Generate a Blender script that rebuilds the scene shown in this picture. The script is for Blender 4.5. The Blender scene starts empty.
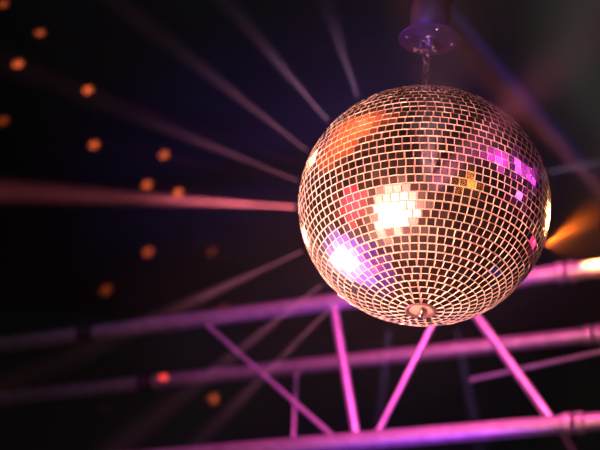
import bpy, bmesh, math, random
from math import sin, cos, tan, pi, radians, sqrt, atan2
from mathutils import Vector, Matrix
random.seed(11)
sc = bpy.context.scene
COL = sc.collection

# ------------------------------------------------------------------ camera
PITCH, ROLL, FPX = radians(31.5), radians(5.1), 1167.0
F = Vector((0, cos(PITCH), sin(PITCH))); R0 = Vector((1, 0, 0)); U0 = Vector((0, -sin(PITCH), cos(PITCH)))
RR = R0*cos(ROLL) + U0*sin(ROLL); UU = -R0*sin(ROLL) + U0*cos(ROLL)
EYE = Vector((0, 0, 1.6))
cd = bpy.data.cameras.new('camera'); cam = bpy.data.objects.new('camera', cd); COL.objects.link(cam)
cd.sensor_width = 36; cd.lens = 36*FPX/600
cam.matrix_world = Matrix(((RR.x, UU.x, -F.x, EYE.x), (RR.y, UU.y, -F.y, EYE.y), (RR.z, UU.z, -F.z, EYE.z), (0, 0, 0, 1)))
cd.dof.use_dof = True; cd.dof.focus_distance = 2.17; cd.dof.aperture_fstop = 2.6; cd.clip_start = .01
sc.camera = cam

def ray(x, y): return (F + RR*((x-300)/FPX) - UU*((y-225)/FPX))
def at_depth(x, y, d): return EYE + ray(x, y)*d           # d along the view axis
def on_z(x, y, z):
    d = ray(x, y); return EYE + d*((z-EYE.z)/d.z)

BR = .25
BC = EYE + ray(423.2, 206.5).normalized()*2.35               # centre of the mirror ball

# ------------------------------------------------------------------ materials
def mat(name, col, rough=.5, metal=0., noise=None, bump=0, spec=.5):
    m = bpy.data.materials.new(name); m.use_nodes = True
    nt = m.node_tree; b = nt.nodes['Principled BSDF']
    b.inputs['Base Color'].default_value = (*col, 1); b.inputs['Roughness'].default_value = rough
    b.inputs['Metallic'].default_value = metal; b.inputs['Specular IOR Level'].default_value = spec
    if noise:
        scale, amt = noise
        tc = nt.nodes.new('ShaderNodeTexCoord'); n = nt.nodes.new('ShaderNodeTexNoise'); n.inputs['Scale'].default_value = scale
        n.inputs['Detail'].default_value = 4
        r = nt.nodes.new('ShaderNodeValToRGB')
        r.color_ramp.elements[0].position = .3; r.color_ramp.elements[1].position = .7
        r.color_ramp.elements[0].color = (*[c*(1-amt) for c in col], 1)
        r.color_ramp.elements[1].color = (*[min(1, c*(1+amt)) for c in col], 1)
        nt.links.new(tc.outputs['Object'], n.inputs['Vector']); nt.links.new(n.outputs['Fac'], r.inputs[0])
        nt.links.new(r.outputs[0], b.inputs['Base Color'])
        if bump:
            bp = nt.nodes.new('ShaderNodeBump'); bp.inputs['Strength'].default_value = bump
            nt.links.new(n.outputs['Fac'], bp.inputs['Height']); nt.links.new(bp.outputs[0], b.inputs['Normal'])
    return m

def mirror_mat():
    """small glass mirrors under a thin film of dust"""
    m = mat('mirror_glass', (.86, .80, .82), .17, 1.0)
    nt = m.node_tree; b = nt.nodes['Principled BSDF']; out = nt.nodes['Material Output']
    geo = nt.nodes.new('ShaderNodeNewGeometry')
    mr = nt.nodes.new('ShaderNodeMapRange'); mr.inputs['To Min'].default_value = .12; mr.inputs['To Max'].default_value = .19
    nt.links.new(geo.outputs['Random Per Island'], mr.inputs['Value']); nt.links.new(mr.outputs[0], b.inputs['Roughness'])
    d = nt.nodes.new('ShaderNodeBsdfDiffuse'); d.inputs['Color'].default_value = (.30, .13, .14, 1)
    tc = nt.nodes.new('ShaderNodeTexCoord'); n = nt.nodes.new('ShaderNodeTexNoise'); n.inputs['Scale'].default_value = 55
    n.inputs['Detail'].default_value = 5
    ma = nt.nodes.new('ShaderNodeMapRange'); ma.inputs['From Min'].default_value = .35; ma.inputs['From Max'].default_value = .7
    ma.inputs['To Min'].default_value = .005; ma.inputs['To Max'].default_value = .06
    nt.links.new(tc.outputs['Object'], n.inputs['Vector']); nt.links.new(n.outputs['Fac'], ma.inputs['Value'])
    mx = nt.nodes.new('ShaderNodeMixShader')
    nt.links.new(ma.outputs[0], mx.inputs[0]); nt.links.new(b.outputs[0], mx.inputs[1]); nt.links.new(d.outputs[0], mx.inputs[2])
    nt.links.new(mx.outputs[0], out.inputs[0])
    return m

M_MIR = mirror_mat()
M_EDGE = mat('cut_glass_edge', (.90, .78, .70), .35, 0)
M_GROUT = mat('pale_glue', (.45, .30, .25), .6, 0, (90, .12))
M_GAP = mat('open_seam', (.01, .008, .01), .9)
M_CHROME = mat('worn_chrome', (.85, .80, .78), .22, 1, (60, .12))
M_CAP = mat('satin_cap', (.50, .34, .42), .3, .85, (50, .1))
M_PLATE = mat('satin_plate', (.04, .03, .1), .38, .6, (30, .15))
M_BLACKM = mat('black_metal', (.03, .03, .035), .45, .3, (40, .2))
M_ALU = mat('brushed_aluminium', (.72, .70, .72), .42, .75, (25, .18), .05)
M_STEEL = mat('dull_steel', (.06, .055, .065), .5, .8, (40, .2))
M_ROOM = mat('dark_painted_room', (.022, .085, .10), .85, 0, (1.5, .25), .1)
M_FLOOR = mat('dark_floor', (.04, .035, .04), .5, 0, (3, .3))

# ------------------------------------------------------------------ helpers
def link(name, bm, mats, parent=None, smooth=False):
    me = bpy.data.meshes.new(name); bm.normal_update(); bm.to_mesh(me); bm.free()
    for m in (mats if isinstance(mats, (list, tuple)) else [mats]): me.materials.append(m)
    if smooth:
        for p in me.polygons: p.use_smooth = True
        me.set_sharp_from_angle(angle=radians(40))
    o = bpy.data.objects.new(name, me); COL.objects.link(o)
    if parent: o.parent = parent; o.matrix_parent_inverse = Matrix.Translation(parent.location).inverted() if parent.type == 'EMPTY' else Matrix()
    return o
def tag(o, label, cat=None, group=None):
    o['label'] = label
    if cat: o['category'] = cat
    if group: o['group'] = group
    return o
def thing(name, loc, label, cat, group=None):
    o = bpy.data.objects.new(name, None); COL.objects.link(o); o.location = loc; o.empty_display_size = .05
    return tag(o, label, cat, group)
def tube(bm, pts, r, seg=20, cap=True):
    """round tube through points; r a number or one radius per point"""
    pts = [Vector(p) for p in pts]
    rs = r if isinstance(r, (list, tuple)) else [r]*len(pts)
    t0 = (pts[1]-pts[0]).normalized()
    a = t0.orthogonal().normalized(); rings = []
    for i, p in enumerate(pts):
        t = (pts[min(i+1, len(pts)-1)] - pts[max(i-1, 0)]).normalized()
        a = (a - t*a.dot(t)).normalized(); b = t.cross(a)
        rings.append([bm.verts.new(p + (a*cos(2*pi*k/seg) + b*sin(2*pi*k/seg))*rs[i]) for k in range(seg)])
    for q in range(len(rings)-1):
        for k in range(seg):
            bm.faces.new((rings[q][k], rings[q][(k+1) % seg], rings[q+1][(k+1) % seg], rings[q+1][k]))
    if cap:
        bm.faces.new(list(reversed(rings[0]))); bm.faces.new(rings[-1])
    return bm
def torus(bm, c, n, R, r, seg=28, ring=10, u=None, stretch=1.0):
    n = Vector(n).normalized(); u = (Vector(u) if u else n.orthogonal()).normalized(); v = n.cross(u)
    rows = []
    for i in range(seg):
        a = 2*pi*i/seg; d = u*cos(a)*stretch + v*sin(a); dn = (u*cos(a)+v*sin(a)).normalized()
        rows.append([bm.verts.new(Vector(c) + d*R + dn*r*cos(2*pi*k/ring) + n*r*sin(2*pi*k/ring)) for k in range(ring)])
    for i in range(seg):
        A, B = rows[i], rows[(i+1) % seg]
        for k in range(ring): bm.faces.new((A[k], B[k], B[(k+1) % ring], A[(k+1) % ring]))
    return bm
def lathe(bm, c, axis, prof, seg=48):
    """prof: list of (radius, height along axis)"""
    axis = Vector(axis).normalized(); u = axis.orthogonal().normalized(); v = axis.cross(u); rows = []
    for r, h in prof:
        if r < 1e-6: rows.append([bm.verts.new(Vector(c)+axis*h)]); continue
        rows.append([bm.verts.new(Vector(c)+axis*h+(u*cos(2*pi*k/seg)+v*sin(2*pi*k/seg))*r) for k in range(seg)])
    for A, B in zip(rows, rows[1:]):
        for k in range(seg):
            q = [A[k % len(A)], A[(k+1) % len(A)], B[(k+1) % len(B)], B[k % len(B)]]
            s = []
            for x in q:
                if x not in s: s.append(x)
            if len(s) > 2: bm.faces.new(s)
    bmesh.ops.recalc_face_normals(bm, faces=bm.faces)
    return bm
def boxbm(lo, hi):
    bm = bmesh.new(); bmesh.ops.create_cube(bm, size=1)
    lo, hi = Vector(lo), Vector(hi)
    for v in bm.verts: v.co = Vector([(lo[i]+hi[i])/2 + v.co[i]*(hi[i]-lo[i]) for i in range(3)])
    return bm

# ------------------------------------------------------------------ the room
XW, Y0, Y1, ZC, T = 4.6, -5.0, 6.3, 4.7, .12
for nm, lo, hi, m in (('floor', (-XW, Y0, -T), (XW, Y1, 0), M_FLOOR), ('ceiling', (-XW, Y0, ZC), (XW, Y1, ZC+T), M_ROOM),
                      ('wall_left', (-XW-T, Y0, 0), (-XW, Y1, ZC), M_ROOM), ('wall_right', (XW, Y0, 0), (XW+T, Y1, ZC), M_ROOM),
                      ('wall_back', (-XW, Y1, 0), (XW, Y1+T, ZC), M_ROOM), ('wall_front', (-XW, Y0-T, 0), (XW, Y0, ZC), M_ROOM)):
    o = link(nm, boxbm(lo, hi), m); o['kind'] = 'structure'

# ------------------------------------------------------------------ the mirror ball
ball = thing('mirror_ball', BC, 'large hanging mirror ball covered in small square mirrors, lit peach and purple', 'disco ball')
bm = bmesh.new(); bmesh.ops.create_uvsphere(bm, u_segments=96, v_segments=64, radius=BR-.0024)
for v in bm.verts: v.co += BC
link('ball_core', bm, M_GROUT, ball, True)
bm = bmesh.new()
STEP = radians(3.64); PITCHM = BR*STEP; GAP = .0016; CAPA = radians(6.6)
nrow = int((pi - 2*CAPA)/STEP); lat0 = -pi/2 + CAPA
STEP = (pi - 2*CAPA)/nrow
off = 0.
for i in range(nrow):
    la = lat0 + (i+.5)*STEP
    # the bottom edge of a row sets how many tiles fit in it
    n = max(8, int(round(2*pi*BR*cos(la)/(PITCHM*1.0))))
    off += random.uniform(.15, .85)
    wob = random.uniform(-.0006, .0006)
    for k in range(n):
        lo_ = 2*pi*(k+off)/n + random.gauss(0, .0012)
        nrm = Vector((cos(la)*cos(lo_), cos(la)*sin(lo_), sin(la)))
        e = Vector((-sin(lo_), cos(lo_), 0)); u = nrm.cross(e)
        # hand-set tiles never sit quite true
        e2 = (e + nrm*random.gauss(0, .017)).normalized(); u2 = (u + nrm*random.gauss(0, .017)).normalized()
        nn = e2.cross(u2).normalized()
        rot = random.gauss(0, .014); e3 = (e2*cos(rot)+u2*sin(rot)); u3 = nn.cross(e3)
        hw_b = (pi*BR*cos(la-STEP*.4)/n) - GAP/2; hw_t = (pi*BR*cos(la+STEP*.4)/n) - GAP/2
        hw = min(hw_b, hw_t); hh = BR*STEP/2 - GAP/2
        c = nrm*(BR - .0003 + random.gauss(0, .0002)) + u*wob
        top = [c + e3*a*hw + u3*b*hh for a, b in ((-1, -1), (1, -1), (1, 1), (-1, 1))]
        bot = [c - nn*.0028 + (p-c)*1.015 for p in top]
        ch = [c + (p-c)*.955 + nn*.0006 for p in top]
        T_ = [bm.verts.new(p+BC) for p in top]; B_ = [bm.verts.new(p+BC) for p in bot]; C_ = [bm.verts.new(p+BC) for p in ch]
        bm.faces.new(C_).material_index = 0
        for j in range(4):
            j2 = (j+1) % 4
            bm.faces.new((T_[j], T_[j2], C_[j2], C_[j])).material_index = 1
            bm.faces.new((B_[j], B_[j2], T_[j2], T_[j])).material_index = 1
tiles = link('mirror_tiles', bm, [M_MIR, M_EDGE], ball)
def hit0(x, y):
    d = ray(x, y).normalized(); oc = EYE-BC; b = oc.dot(d); q = b*b - (oc.dot(oc)-BR*BR)
    return (EYE + d*(-b - sqrt(q)) - BC).normalized()
na, nb = hit0(341, 286), hit0(359, 298.5)
seam = [BC + na.slerp(nb, q/8)*(BR+.0004) for q in range(9)]
tag(link('open_seam', tube(bmesh.new(), seam, [.0003, .001, .0014, .0016, .0016, .0016, .0014, .001, .0003], 8), M_GAP, ball, True), 'dark open seam between two rows of mirrors')
for s in (-1, 1):
    ax = (0, 0, s); bm = bmesh.new()
    h = BR*cos(CAPA); rr = BR*sin(CAPA)
    lathe(bm, BC, ax, [(rr+.001, h-.006), (rr+.0012, h+.0015), (rr-.001, h+.0028), (rr-.004, h+.002), (rr-.0045, h-.001), (.016, h-.0055), (.009, h-.0065), (0, h-.007)])
    cap = link('end_cap', bm, M_CAP, ball, True)
    if s < 0: tag(cap, 'round metal end cap under the ball')
    bm = bmesh.new()
    lathe(bm, BC, ax, [(.0075, h-.009), (.0075, h-.004), (.0055, h-.003), (.0035, h-.002), (.0035, h+(.012 if s > 0 else -.001)), (0, h+(.012 if s > 0 else -.001))], 24)
    if s < 0:
        torus(bm, BC+Vector((0, 0, -(h+.001))), (1, .12, 0), .0120, .0040)
    else:
        torus(bm, BC+Vector((0, 0, (h+.022))), (1, .1, 0), .011, .003)
    link('eye_bolt', bm, M_CHROME, ball, True)

# the ball is slightly flattened along its axis
FLAT = .945
for o in ball.children:
    for v in o.data.vertices: v.co.z = BC.z + (v.co.z-BC.z)*FLAT
    o.data.update()

# ------------------------------------------------------------------ chain, motor and drop pole
TOPZ = BC.z + (BR*cos(CAPA) + .022)*FLAT
PLZ = BC.z + .437                                            # underside of the motor plate
hx, hy = BC.x, BC.y
links_z = TOPZ + .009; n = 0
chain = thing('hanging_chain', (hx, hy, PLZ-.03), 'short steel chain with shackle joining the mirror ball to the motor plate', 'chain')
z = TOPZ + .0165; zend = PLZ - .034
nl = max(2, int(round((zend - z)/.0235))); dz = (zend - z)/nl
for i in range(nl+1):
    bm = torus(bmesh.new(), (hx, hy, z+dz*i), (cos(i*pi/2+.5), sin(i*pi/2+.5), 0), .0085, .0026, u=(0, 0, 1), stretch=1.62)
    link('chain_link', bm, M_STEEL, chain, True)
bm = bmesh.new()                                             # U of the shackle with its pin
U = [Vector((hx-.015, hy, zend+.003))] + [Vector((hx - .015*cos(a), hy, zend+.018 + .015*sin(a))) for a in [pi*q/12 for q in range(13)]] + [Vector((hx+.015, hy, zend+.003))]
tube(bm, U, .0035, 12)
link('shackle', bm, M_CHROME, chain, True)
bm = tube(bmesh.new(), [(hx-.024, hy, zend+.004), (hx+.021, hy, zend+.004)], .0035, 12)
lathe(bm, (hx-.024, hy, zend+.004), (-1, 0, 0), [(0, -.002), (.007, -.002), (.007, .005), (.005, .006), (0, .006)], 16)
link('shackle_pin', bm, M_CHROME, chain, True)

tl = radians(11)
axis = Vector((.03, sin(tl), -cos(tl))).normalized()         # plate faces down, tipped a little
pc = Vector((hx+.006, hy, PLZ))
motor = thing('ball_motor', pc, 'small dark rotator motor with round violet-lit base plate above the mirror ball', 'motor')
bm = lathe(bmesh.new(), pc, axis, [(0, -.004), (.066, -.004), (.069, -.0025), (.069, .0005), (.067, .002), (.020, .002), (.018, .005), (0, .005)], 64)
link('base_plate', bm, M_PLATE, motor, True)
bm = lathe(bmesh.new(), pc, axis, [(0, .004), (.010, .004), (.010, .020), (.006, .022), (0, .022)], 24)
link('drive_shaft', bm, M_CHROME, motor, True)
u = axis.orthogonal().normalized(); v = axis.cross(u)
for k in range(4):
    a = k*pi/2+.6
    bm = lathe(bmesh.new(), pc + (u*cos(a)+v*sin(a))*.052, axis, [(0, .001), (.0045, .001), (.0045, .004), (.003, .0055), (0, .006)], 16)
    link('screw', bm, M_CHROME, motor, True)
bm = lathe(bmesh.new(), pc, -axis, [(0, .003), (.042, .003), (.044, .006), (.044, .085), (.040, .09), (0, .09)], 40)
link('motor_housing', bm, M_BLACKM, motor, True)
tp = pc - axis*.102
bm = lathe(bmesh.new(), tp, axis, [(0, -.004), (.052, -.004), (.054, -.002), (.054, .002), (.052, .004), (.03, .004), (.03, .013), (0, .013)], 48)
link('top_plate', bm, M_PLATE, motor, True)
bm = tube(bmesh.new(), [tp - axis*.003, Vector((tp.x, tp.y, tp.z+.02)), Vector((tp.x, tp.y, ZC))], .014, 20)
tag(link('drop_pole', bm, M_BLACKM), 'black drop pole holding the ball motor from the dark ceiling', 'pole')

# ------------------------------------------------------------------ the box truss behind the ball
HZ = 3.6; DROP = .547; DEPTH = .485; CR = .031
A = on_z(0, 345, HZ); C = on_z(600, 268, HZ)
D = (C-A).normalized(); N = Vector((D.y, -D.x, 0))
if N.y < 0: N = -N                                           # N points away from the camera
def tpos(x, y):                                              # parameter along the front top chord of the photo point
    P = on_z(x, y, HZ); return (P-A).dot(D)
def ft(s): return A + D*s
def fb(s): return A + D*s - Vector((0, 0, DROP))
def bt(s): return A + D*s + N*DEPTH
def bb(s): return A + D*s + N*DEPTH - Vector((0, 0, DROP))
def vplane(x, y, off=0.):                                    # on the vertical plane of the front (or back) chords
    d = ray(x, y); k = (A + N*off - EYE).dot(N)/d.dot(N)
    return EYE + d*k
s0, s1 = tpos(88, 334), tpos(566, 272)
SECT = [(s0-2.1, s0), (s0, s1), (s1, s1+1.6)]
TR_L = ['aluminium box truss section at the left end, dim violet, beyond the dark joint',
        'long aluminium box truss section behind the mirror ball, lit magenta and pink',
        'aluminium box truss section at the right edge, lit warm orange beyond the joint']
trs = []
for (a, b), lb in zip(SECT, TR_L):
    t = thing('lighting_truss', bb((a+b)/2), lb, 'truss', 'box truss sections in one run')
    trs.append(t)
    g = .004
    for fn in (ft, fb, bt, bb):
        link('chord', tube(bmesh.new(), [fn(a+g), fn(b-g)], CR, 28), M_ALU, t, True)
        for e, sg in ((a, 1), (b, -1)):
            bm = tube(bmesh.new(), [fn(e+sg*g), fn(e+sg*.008), fn(e+sg*.012), fn(e+sg*.030), fn(e+sg*.036)], [CR+.004, CR+.007, CR+.007, CR+.007, CR+.001], 28)
            link('coupler', bm, M_STEEL if abs(e-s0) < .01 else M_ALU, t, True)
BRR = .0135
def brace(t, P, Q, r=BRR):
    link('brace', tube(bmesh.new(), [P, Q], r, 16), M_ALU, t, True)
def svp(x, y, off=0.): return (vplane(x, y, off)-A).dot(D)
mid = trs[1]
# front-face diagonals, read off the photo
brace(mid, ft(svp(200, 321)), fb(svp(340, 444)), .009)
brace(mid, ft(svp(333, 302)), fb(svp(357, 441)), .016)
brace(mid, ft(svp(452, 288)), fb(svp(374, 439)), .010)
brace(mid, ft(svp(455, 288)), fb(s1-.06), .016)
# back face, top face and the other sections
L = s1-s0
brace(mid, bt(s0+L*.37), bb(s0+L*.38), .008)
brace(mid, fb(s0+L*.28), bb(s0+L*.42), .010); brace(mid, fb(s1-.05), bb(s1-.05), .010); 
for t, (a, b) in ((trs[0], SECT[0]), (trs[2], SECT[2])):
    for fn, gn in ((ft, fb), (bt, bb), (ft, bt), (fb, bb)):
        q = b-.07 if t is trs[2] else a+.07
        brace(t, fn(q), gn(q)); brace(t, fn(q-.5 if t is trs[2] else q+.5), gn(q))

# a thin pipe further back
P, Q = at_depth(470, 380, 4.9), at_depth(640, 343, 4.7)
tag(link('pipe', tube(bmesh.new(), [P, Q], .009, 16), M_ALU, None, True), 'thin dim violet pipe between the truss chords at lower right', 'pipe')

# ------------------------------------------------------------------ light
def aim(o, frm, to):
    o.location = frm; o.rotation_euler = (Vector(to)-Vector(frm)).to_track_quat('-Z', 'Y').to_euler()
def spot(frm, to, col, power, deg, r=.05, blend=.4, name='unseen_lamp'):
    l = bpy.data.lights.new(name, 'SPOT'); l.color = col; l.energy = power; l.spot_size = radians(deg); l.spot_blend = blend; l.shadow_soft_size = r
    o = bpy.data.objects.new(name, l); COL.objects.link(o); aim(o, frm, to); return o
def area(frm, to, col, power, size, spread=180, name='unseen_lamp'):
    l = bpy.data.lights.new(name, 'AREA'); l.shape = 'DISK'; l.size = size; l.color = col; l.energy = power; l.spread = radians(spread)
    o = bpy.data.objects.new(name, l); COL.objects.link(o); aim(o, frm, to); return o
def ball_hit(x, y):
    d = ray(x, y).normalized(); oc = EYE-BC; b = oc.dot(d); q = b*b - (oc.dot(oc)-BR*BR)
    t = -b - sqrt(max(q, 0)); return EYE + d*t, d
def mirror_dir(x, y):
    p, d = ball_hit(x, y); n = (p-BC).normalized(); return p, d - n*2*d.dot(n)
def seen_at(x, y, dist, col, power, size, spread=60):
    """a lamp out in the room, standing where the ball mirrors it at photo point x, y"""
    p, r = mirror_dir(x, y); q = p + r*dist
    while not (.05 < q.z < ZC-.05 and abs(q.x) < XW-.05 and Y0+.05 < q.y < Y1-.05): dist *= .97; q = p + r*dist
    o = area(q, BC, col, power, size, spread); return o
seen_at(397, 211, 2.9, (1, .54, .40), 3.5, 2.1, 60)
seen_at(394, 214, 2.85, (1, .10, .08), 1.2, 3.2, 80)  # added wide dim lamp, reddens the tiles round the white highlight
seen_at(393, 222, 2.7, (1, .42, .30), 4.4, .32, 15)
seen_at(346, 268, 2.6, (1, .36, .30), 2.2, .16, 13)
seen_at(349, 268, 2.58, (.48, .22, 1), 2.0, 2.0, 60)
seen_at(362, 272, 2.55, (.40, .06, 1), 1.4, 2.6, 70)
seen_at(352, 212, 3.0, (1, .04, .08), 1.3, 1.4, 50)
seen_at(345, 134, 1.9, (1, .15, .02), 1.5, 1.8, 70)
seen_at(366, 118, 1.9, (1, .12, .04), .5, 1.8, 60)
seen_at(488, 155, 2.2, (.75, .04, .6), .05, .34, 24)
seen_at(503, 160, 2.2, (.75, .04, .6), .05, .34, 24)
seen_at(518, 167, 2.2, (.80, .05, .7), .06, .34, 24)
seen_at(532, 178, 2.2, (.80, .05, .7), .05, .34, 24)
seen_at(518, 200, 3.0, (.8, .05, .6), .04, .2, 17)
seen_at(533, 245, 2.5, (1, .03, .15), .02, .2, 17)
seen_at(468, 190, 3.0, (1, .35, .05), .08, .35, 20)
seen_at(372, 274, 3.0, (1, .04, .03), .15, .2, 17)
seen_at(330, 294, 1.9, (1, .36, .24), 1.5, .22, 18)
seen_at(306, 240, 1.3, (1, .34, .22), .25, .12, 30)
seen_at(312, 160, 1.3, (1, .20, .10), .15, .12, 30)
# rim lamp to the right and behind
area(BC + F*2.2 + RR*1.7 - UU*.1, BC, (1, .42, .10), 1.6, .3, 16)

# truss lamps
area(at_depth(690, -90, 3.6), ft(s1+.16), (1, .33, .06), 7, .1, 8)
area(at_depth(600, -260, 2.6), ft(s0+L*.86)-Vector((0, 0, .3)), (1, .09, .38), 6.5, .25, 40)
area(at_depth(360, -280, 2.6), ft(s0+L*.55)-Vector((0, 0, .3)), (1, .05, .50), 3.0, .25, 40)
area(at_depth(130, -260, 3.0), ft(s0+L*.15)-Vector((0, 0, .2)), (.45, .02, .62), .55, .3, 36)
area(at_depth(420, 640, 2.8), ft(s0+L*.66)-Vector((0, 0, .3)), (.40, .04, 1), 1.8, .3, 52)
# small violet lamp added to brighten the motor plate
area(pc + Vector((-.5, -.6, -.25)), pc, (.24, .04, 1), .12, .08, 16)

# added narrow lamps on the ball's surface stand in for its mirrored beams
BEAMK = .9
def beam(x0, y0, x1, y1, col, power, w=.03, spread=5, back=.0, near=False):
    d0 = ray(x0, y0).normalized()
    if near: p, _ = ball_hit(x0, y0)
    else:
        p = EYE + d0*(BC-EYE).dot(d0)
        p = BC + (p-BC).normalized()*(BR+.004)
    dep = (p-EYE).dot(F)
    q = at_depth(x1, y1, dep + back*2.5)
    dr = (q-p).normalized(); p = p + dr*.005
    return area(p, q, col, power*BEAMK, w, spread, 'added_beam_lamp')
PK = (1, .28, .26)
BEAMS = [(299, 207, 60, 194, (1, .16, .22), 12, .02, 4, .3), (303, 182, 60, 85, (1, .28, .42), 1.3, .015, 5, .3), (309, 152, 140, 20, (1, .33, .5), 1.3, .015, 5, .3),
         (329, 122, 225, 0, (.9, .36, .65), 1.1, .015, 5, .3), (358, 98, 325, 0, (.75, .36, .7), .65, .015, 5, .3),
         (305, 250, 170, 312, (1, .25, .4), 2.2, .015, 6, .1), (325, 282, 215, 370, (1, .25, .5), 2.2, .015, 6, .1), (342, 296, 255, 385, (1, .25, .5), 1.6, .015, 5, .1),
         (548, 243, 620, 200, (1, .15, .01), 8, .01, 8, .5), (549, 247, 640, 226, (1, .2, .04), 2.2, .01, 22, .5), (548, 172, 640, 155, (.6, .4, .7), .6, .02, 8, .1),
         (390, 326, 378, 440, (.5, .2, .7), .6, .02, 7, .1), (455, 324, 478, 440, (.5, .2, .7), .6, .02, 7, .1)]
for b in BEAMS: beam(*b)
beam(428, 165, 446, 0, (1, .35, .40), 4.0, .03, 5, -.5, True)
beam(436, 182, 600, 25, (1, .18, .32), 7, .03, 8, -.3, True)
# beams from other lamps
area(at_depth(452, 10, 2.9), at_depth(520, 92, 2.9), (.12, .1, 1), 4, .03, 7)
area(at_depth(625, 215, 2.9), at_depth(560, 148, 2.9), (1, .2, .08), 6, .03, 11)

# added pin spots at the ball stand in for specks it would mirror
DOTS = [(3, 4, .25), (40, 33, .3), (18, 64, .8), (88, 90, 1), (94, 145, 1), (164, 155, .9), (147, 185, 1.1), (178, 193, 1.4), (3, 121, .25),
        (148, 252, .9), (106, 290, .5), (150, 323, .5), (55, 393, 1.2), (224, 309, .4), (105, 415, .2), (214, 399, .5), (212, 252, .2)]
for x, y, k in DOTS:
    d = ray(x, y); ts = []
    for pt, nr in (((0, Y1, 0), 1), ((0, 0, ZC), 2), ((-XW, 0, 0), 0)):
        if abs(d[nr]) > 1e-6:
            t = (pt[nr]-EYE[nr])/d[nr]
            if t > 0: ts.append(t)
    P = EYE + d*min(ts); dr = (P-BC).normalized()
    spot(BC + dr*(BR+.01), P, (1, .055, .012), k*13000, 1.0, .004, 1.0, 'added_speck_lamp')

# added teal wash lamp, lifts the dark ceiling and back wall
area((0, 1.0, 4.3), (0, 6.3, 3.9), (.3, .95, 1), .9, 1.5, 84)

# ------------------------------------------------------------------ haze
w = bpy.data.worlds.new('world'); sc.world = w; w.use_nodes = True
nt = w.node_tree; nt.nodes['Background'].inputs[0].default_value = (0, 0, 0, 1); nt.nodes['Background'].inputs[1].default_value = 0
vs = nt.nodes.new('ShaderNodeVolumeScatter'); vs.inputs['Anisotropy'].default_value = 0
# patchy smoke, its density shaped thickest round the ball to fade the beams
geo = nt.nodes.new('ShaderNodeNewGeometry'); sub = nt.nodes.new('ShaderNodeVectorMath'); sub.operation = 'DISTANCE'; sub.inputs[1].default_value = BC
mr = nt.nodes.new('ShaderNodeMapRange'); mr.interpolation_type = 'SMOOTHSTEP'
mr.inputs['From Min'].default_value = .15; mr.inputs['From Max'].default_value = .92; mr.inputs['To Min'].default_value = .012; mr.inputs['To Max'].default_value = .0012
nz = nt.nodes.new('ShaderNodeTexNoise'); nz.inputs['Scale'].default_value = 3.2; nz.inputs['Detail'].default_value = 2
m2 = nt.nodes.new('ShaderNodeMapRange'); m2.inputs['From Min'].default_value = .3; m2.inputs['From Max'].default_value = .7; m2.inputs['To Min'].default_value = .45; m2.inputs['To Max'].default_value = 1.55
ml = nt.nodes.new('ShaderNodeMath'); ml.operation = 'MULTIPLY'
nt.links.new(geo.outputs['Position'], sub.inputs[0]); nt.links.new(sub.outputs['Value'], mr.inputs['Value'])
nt.links.new(geo.outputs['Position'], nz.inputs['Vector']); nt.links.new(nz.outputs['Fac'], m2.inputs['Value'])
nt.links.new(mr.outputs[0], ml.inputs[0]); nt.links.new(m2.outputs[0], ml.inputs[1]); nt.links.new(ml.outputs[0], vs.inputs['Density'])
nt.links.new(vs.outputs[0], nt.nodes['World Output'].inputs['Volume'])
w.cycles.volume_step_size = .1

cy = sc.cycles
cy.max_bounces = 5; cy.diffuse_bounces = 2; cy.glossy_bounces = 3; cy.volume_bounces = 0; cy.transmission_bounces = 2
cy.caustics_reflective = False; cy.use_denoising = True; cy.sample_clamp_indirect = 4; cy.use_adaptive_sampling = False
sc.view_settings.view_transform = 'Standard'; sc.view_settings.look = 'None'; sc.view_settings.gamma = 1
sc.view_settings.exposure = 0; sc.view_settings.use_curve_mapping = False
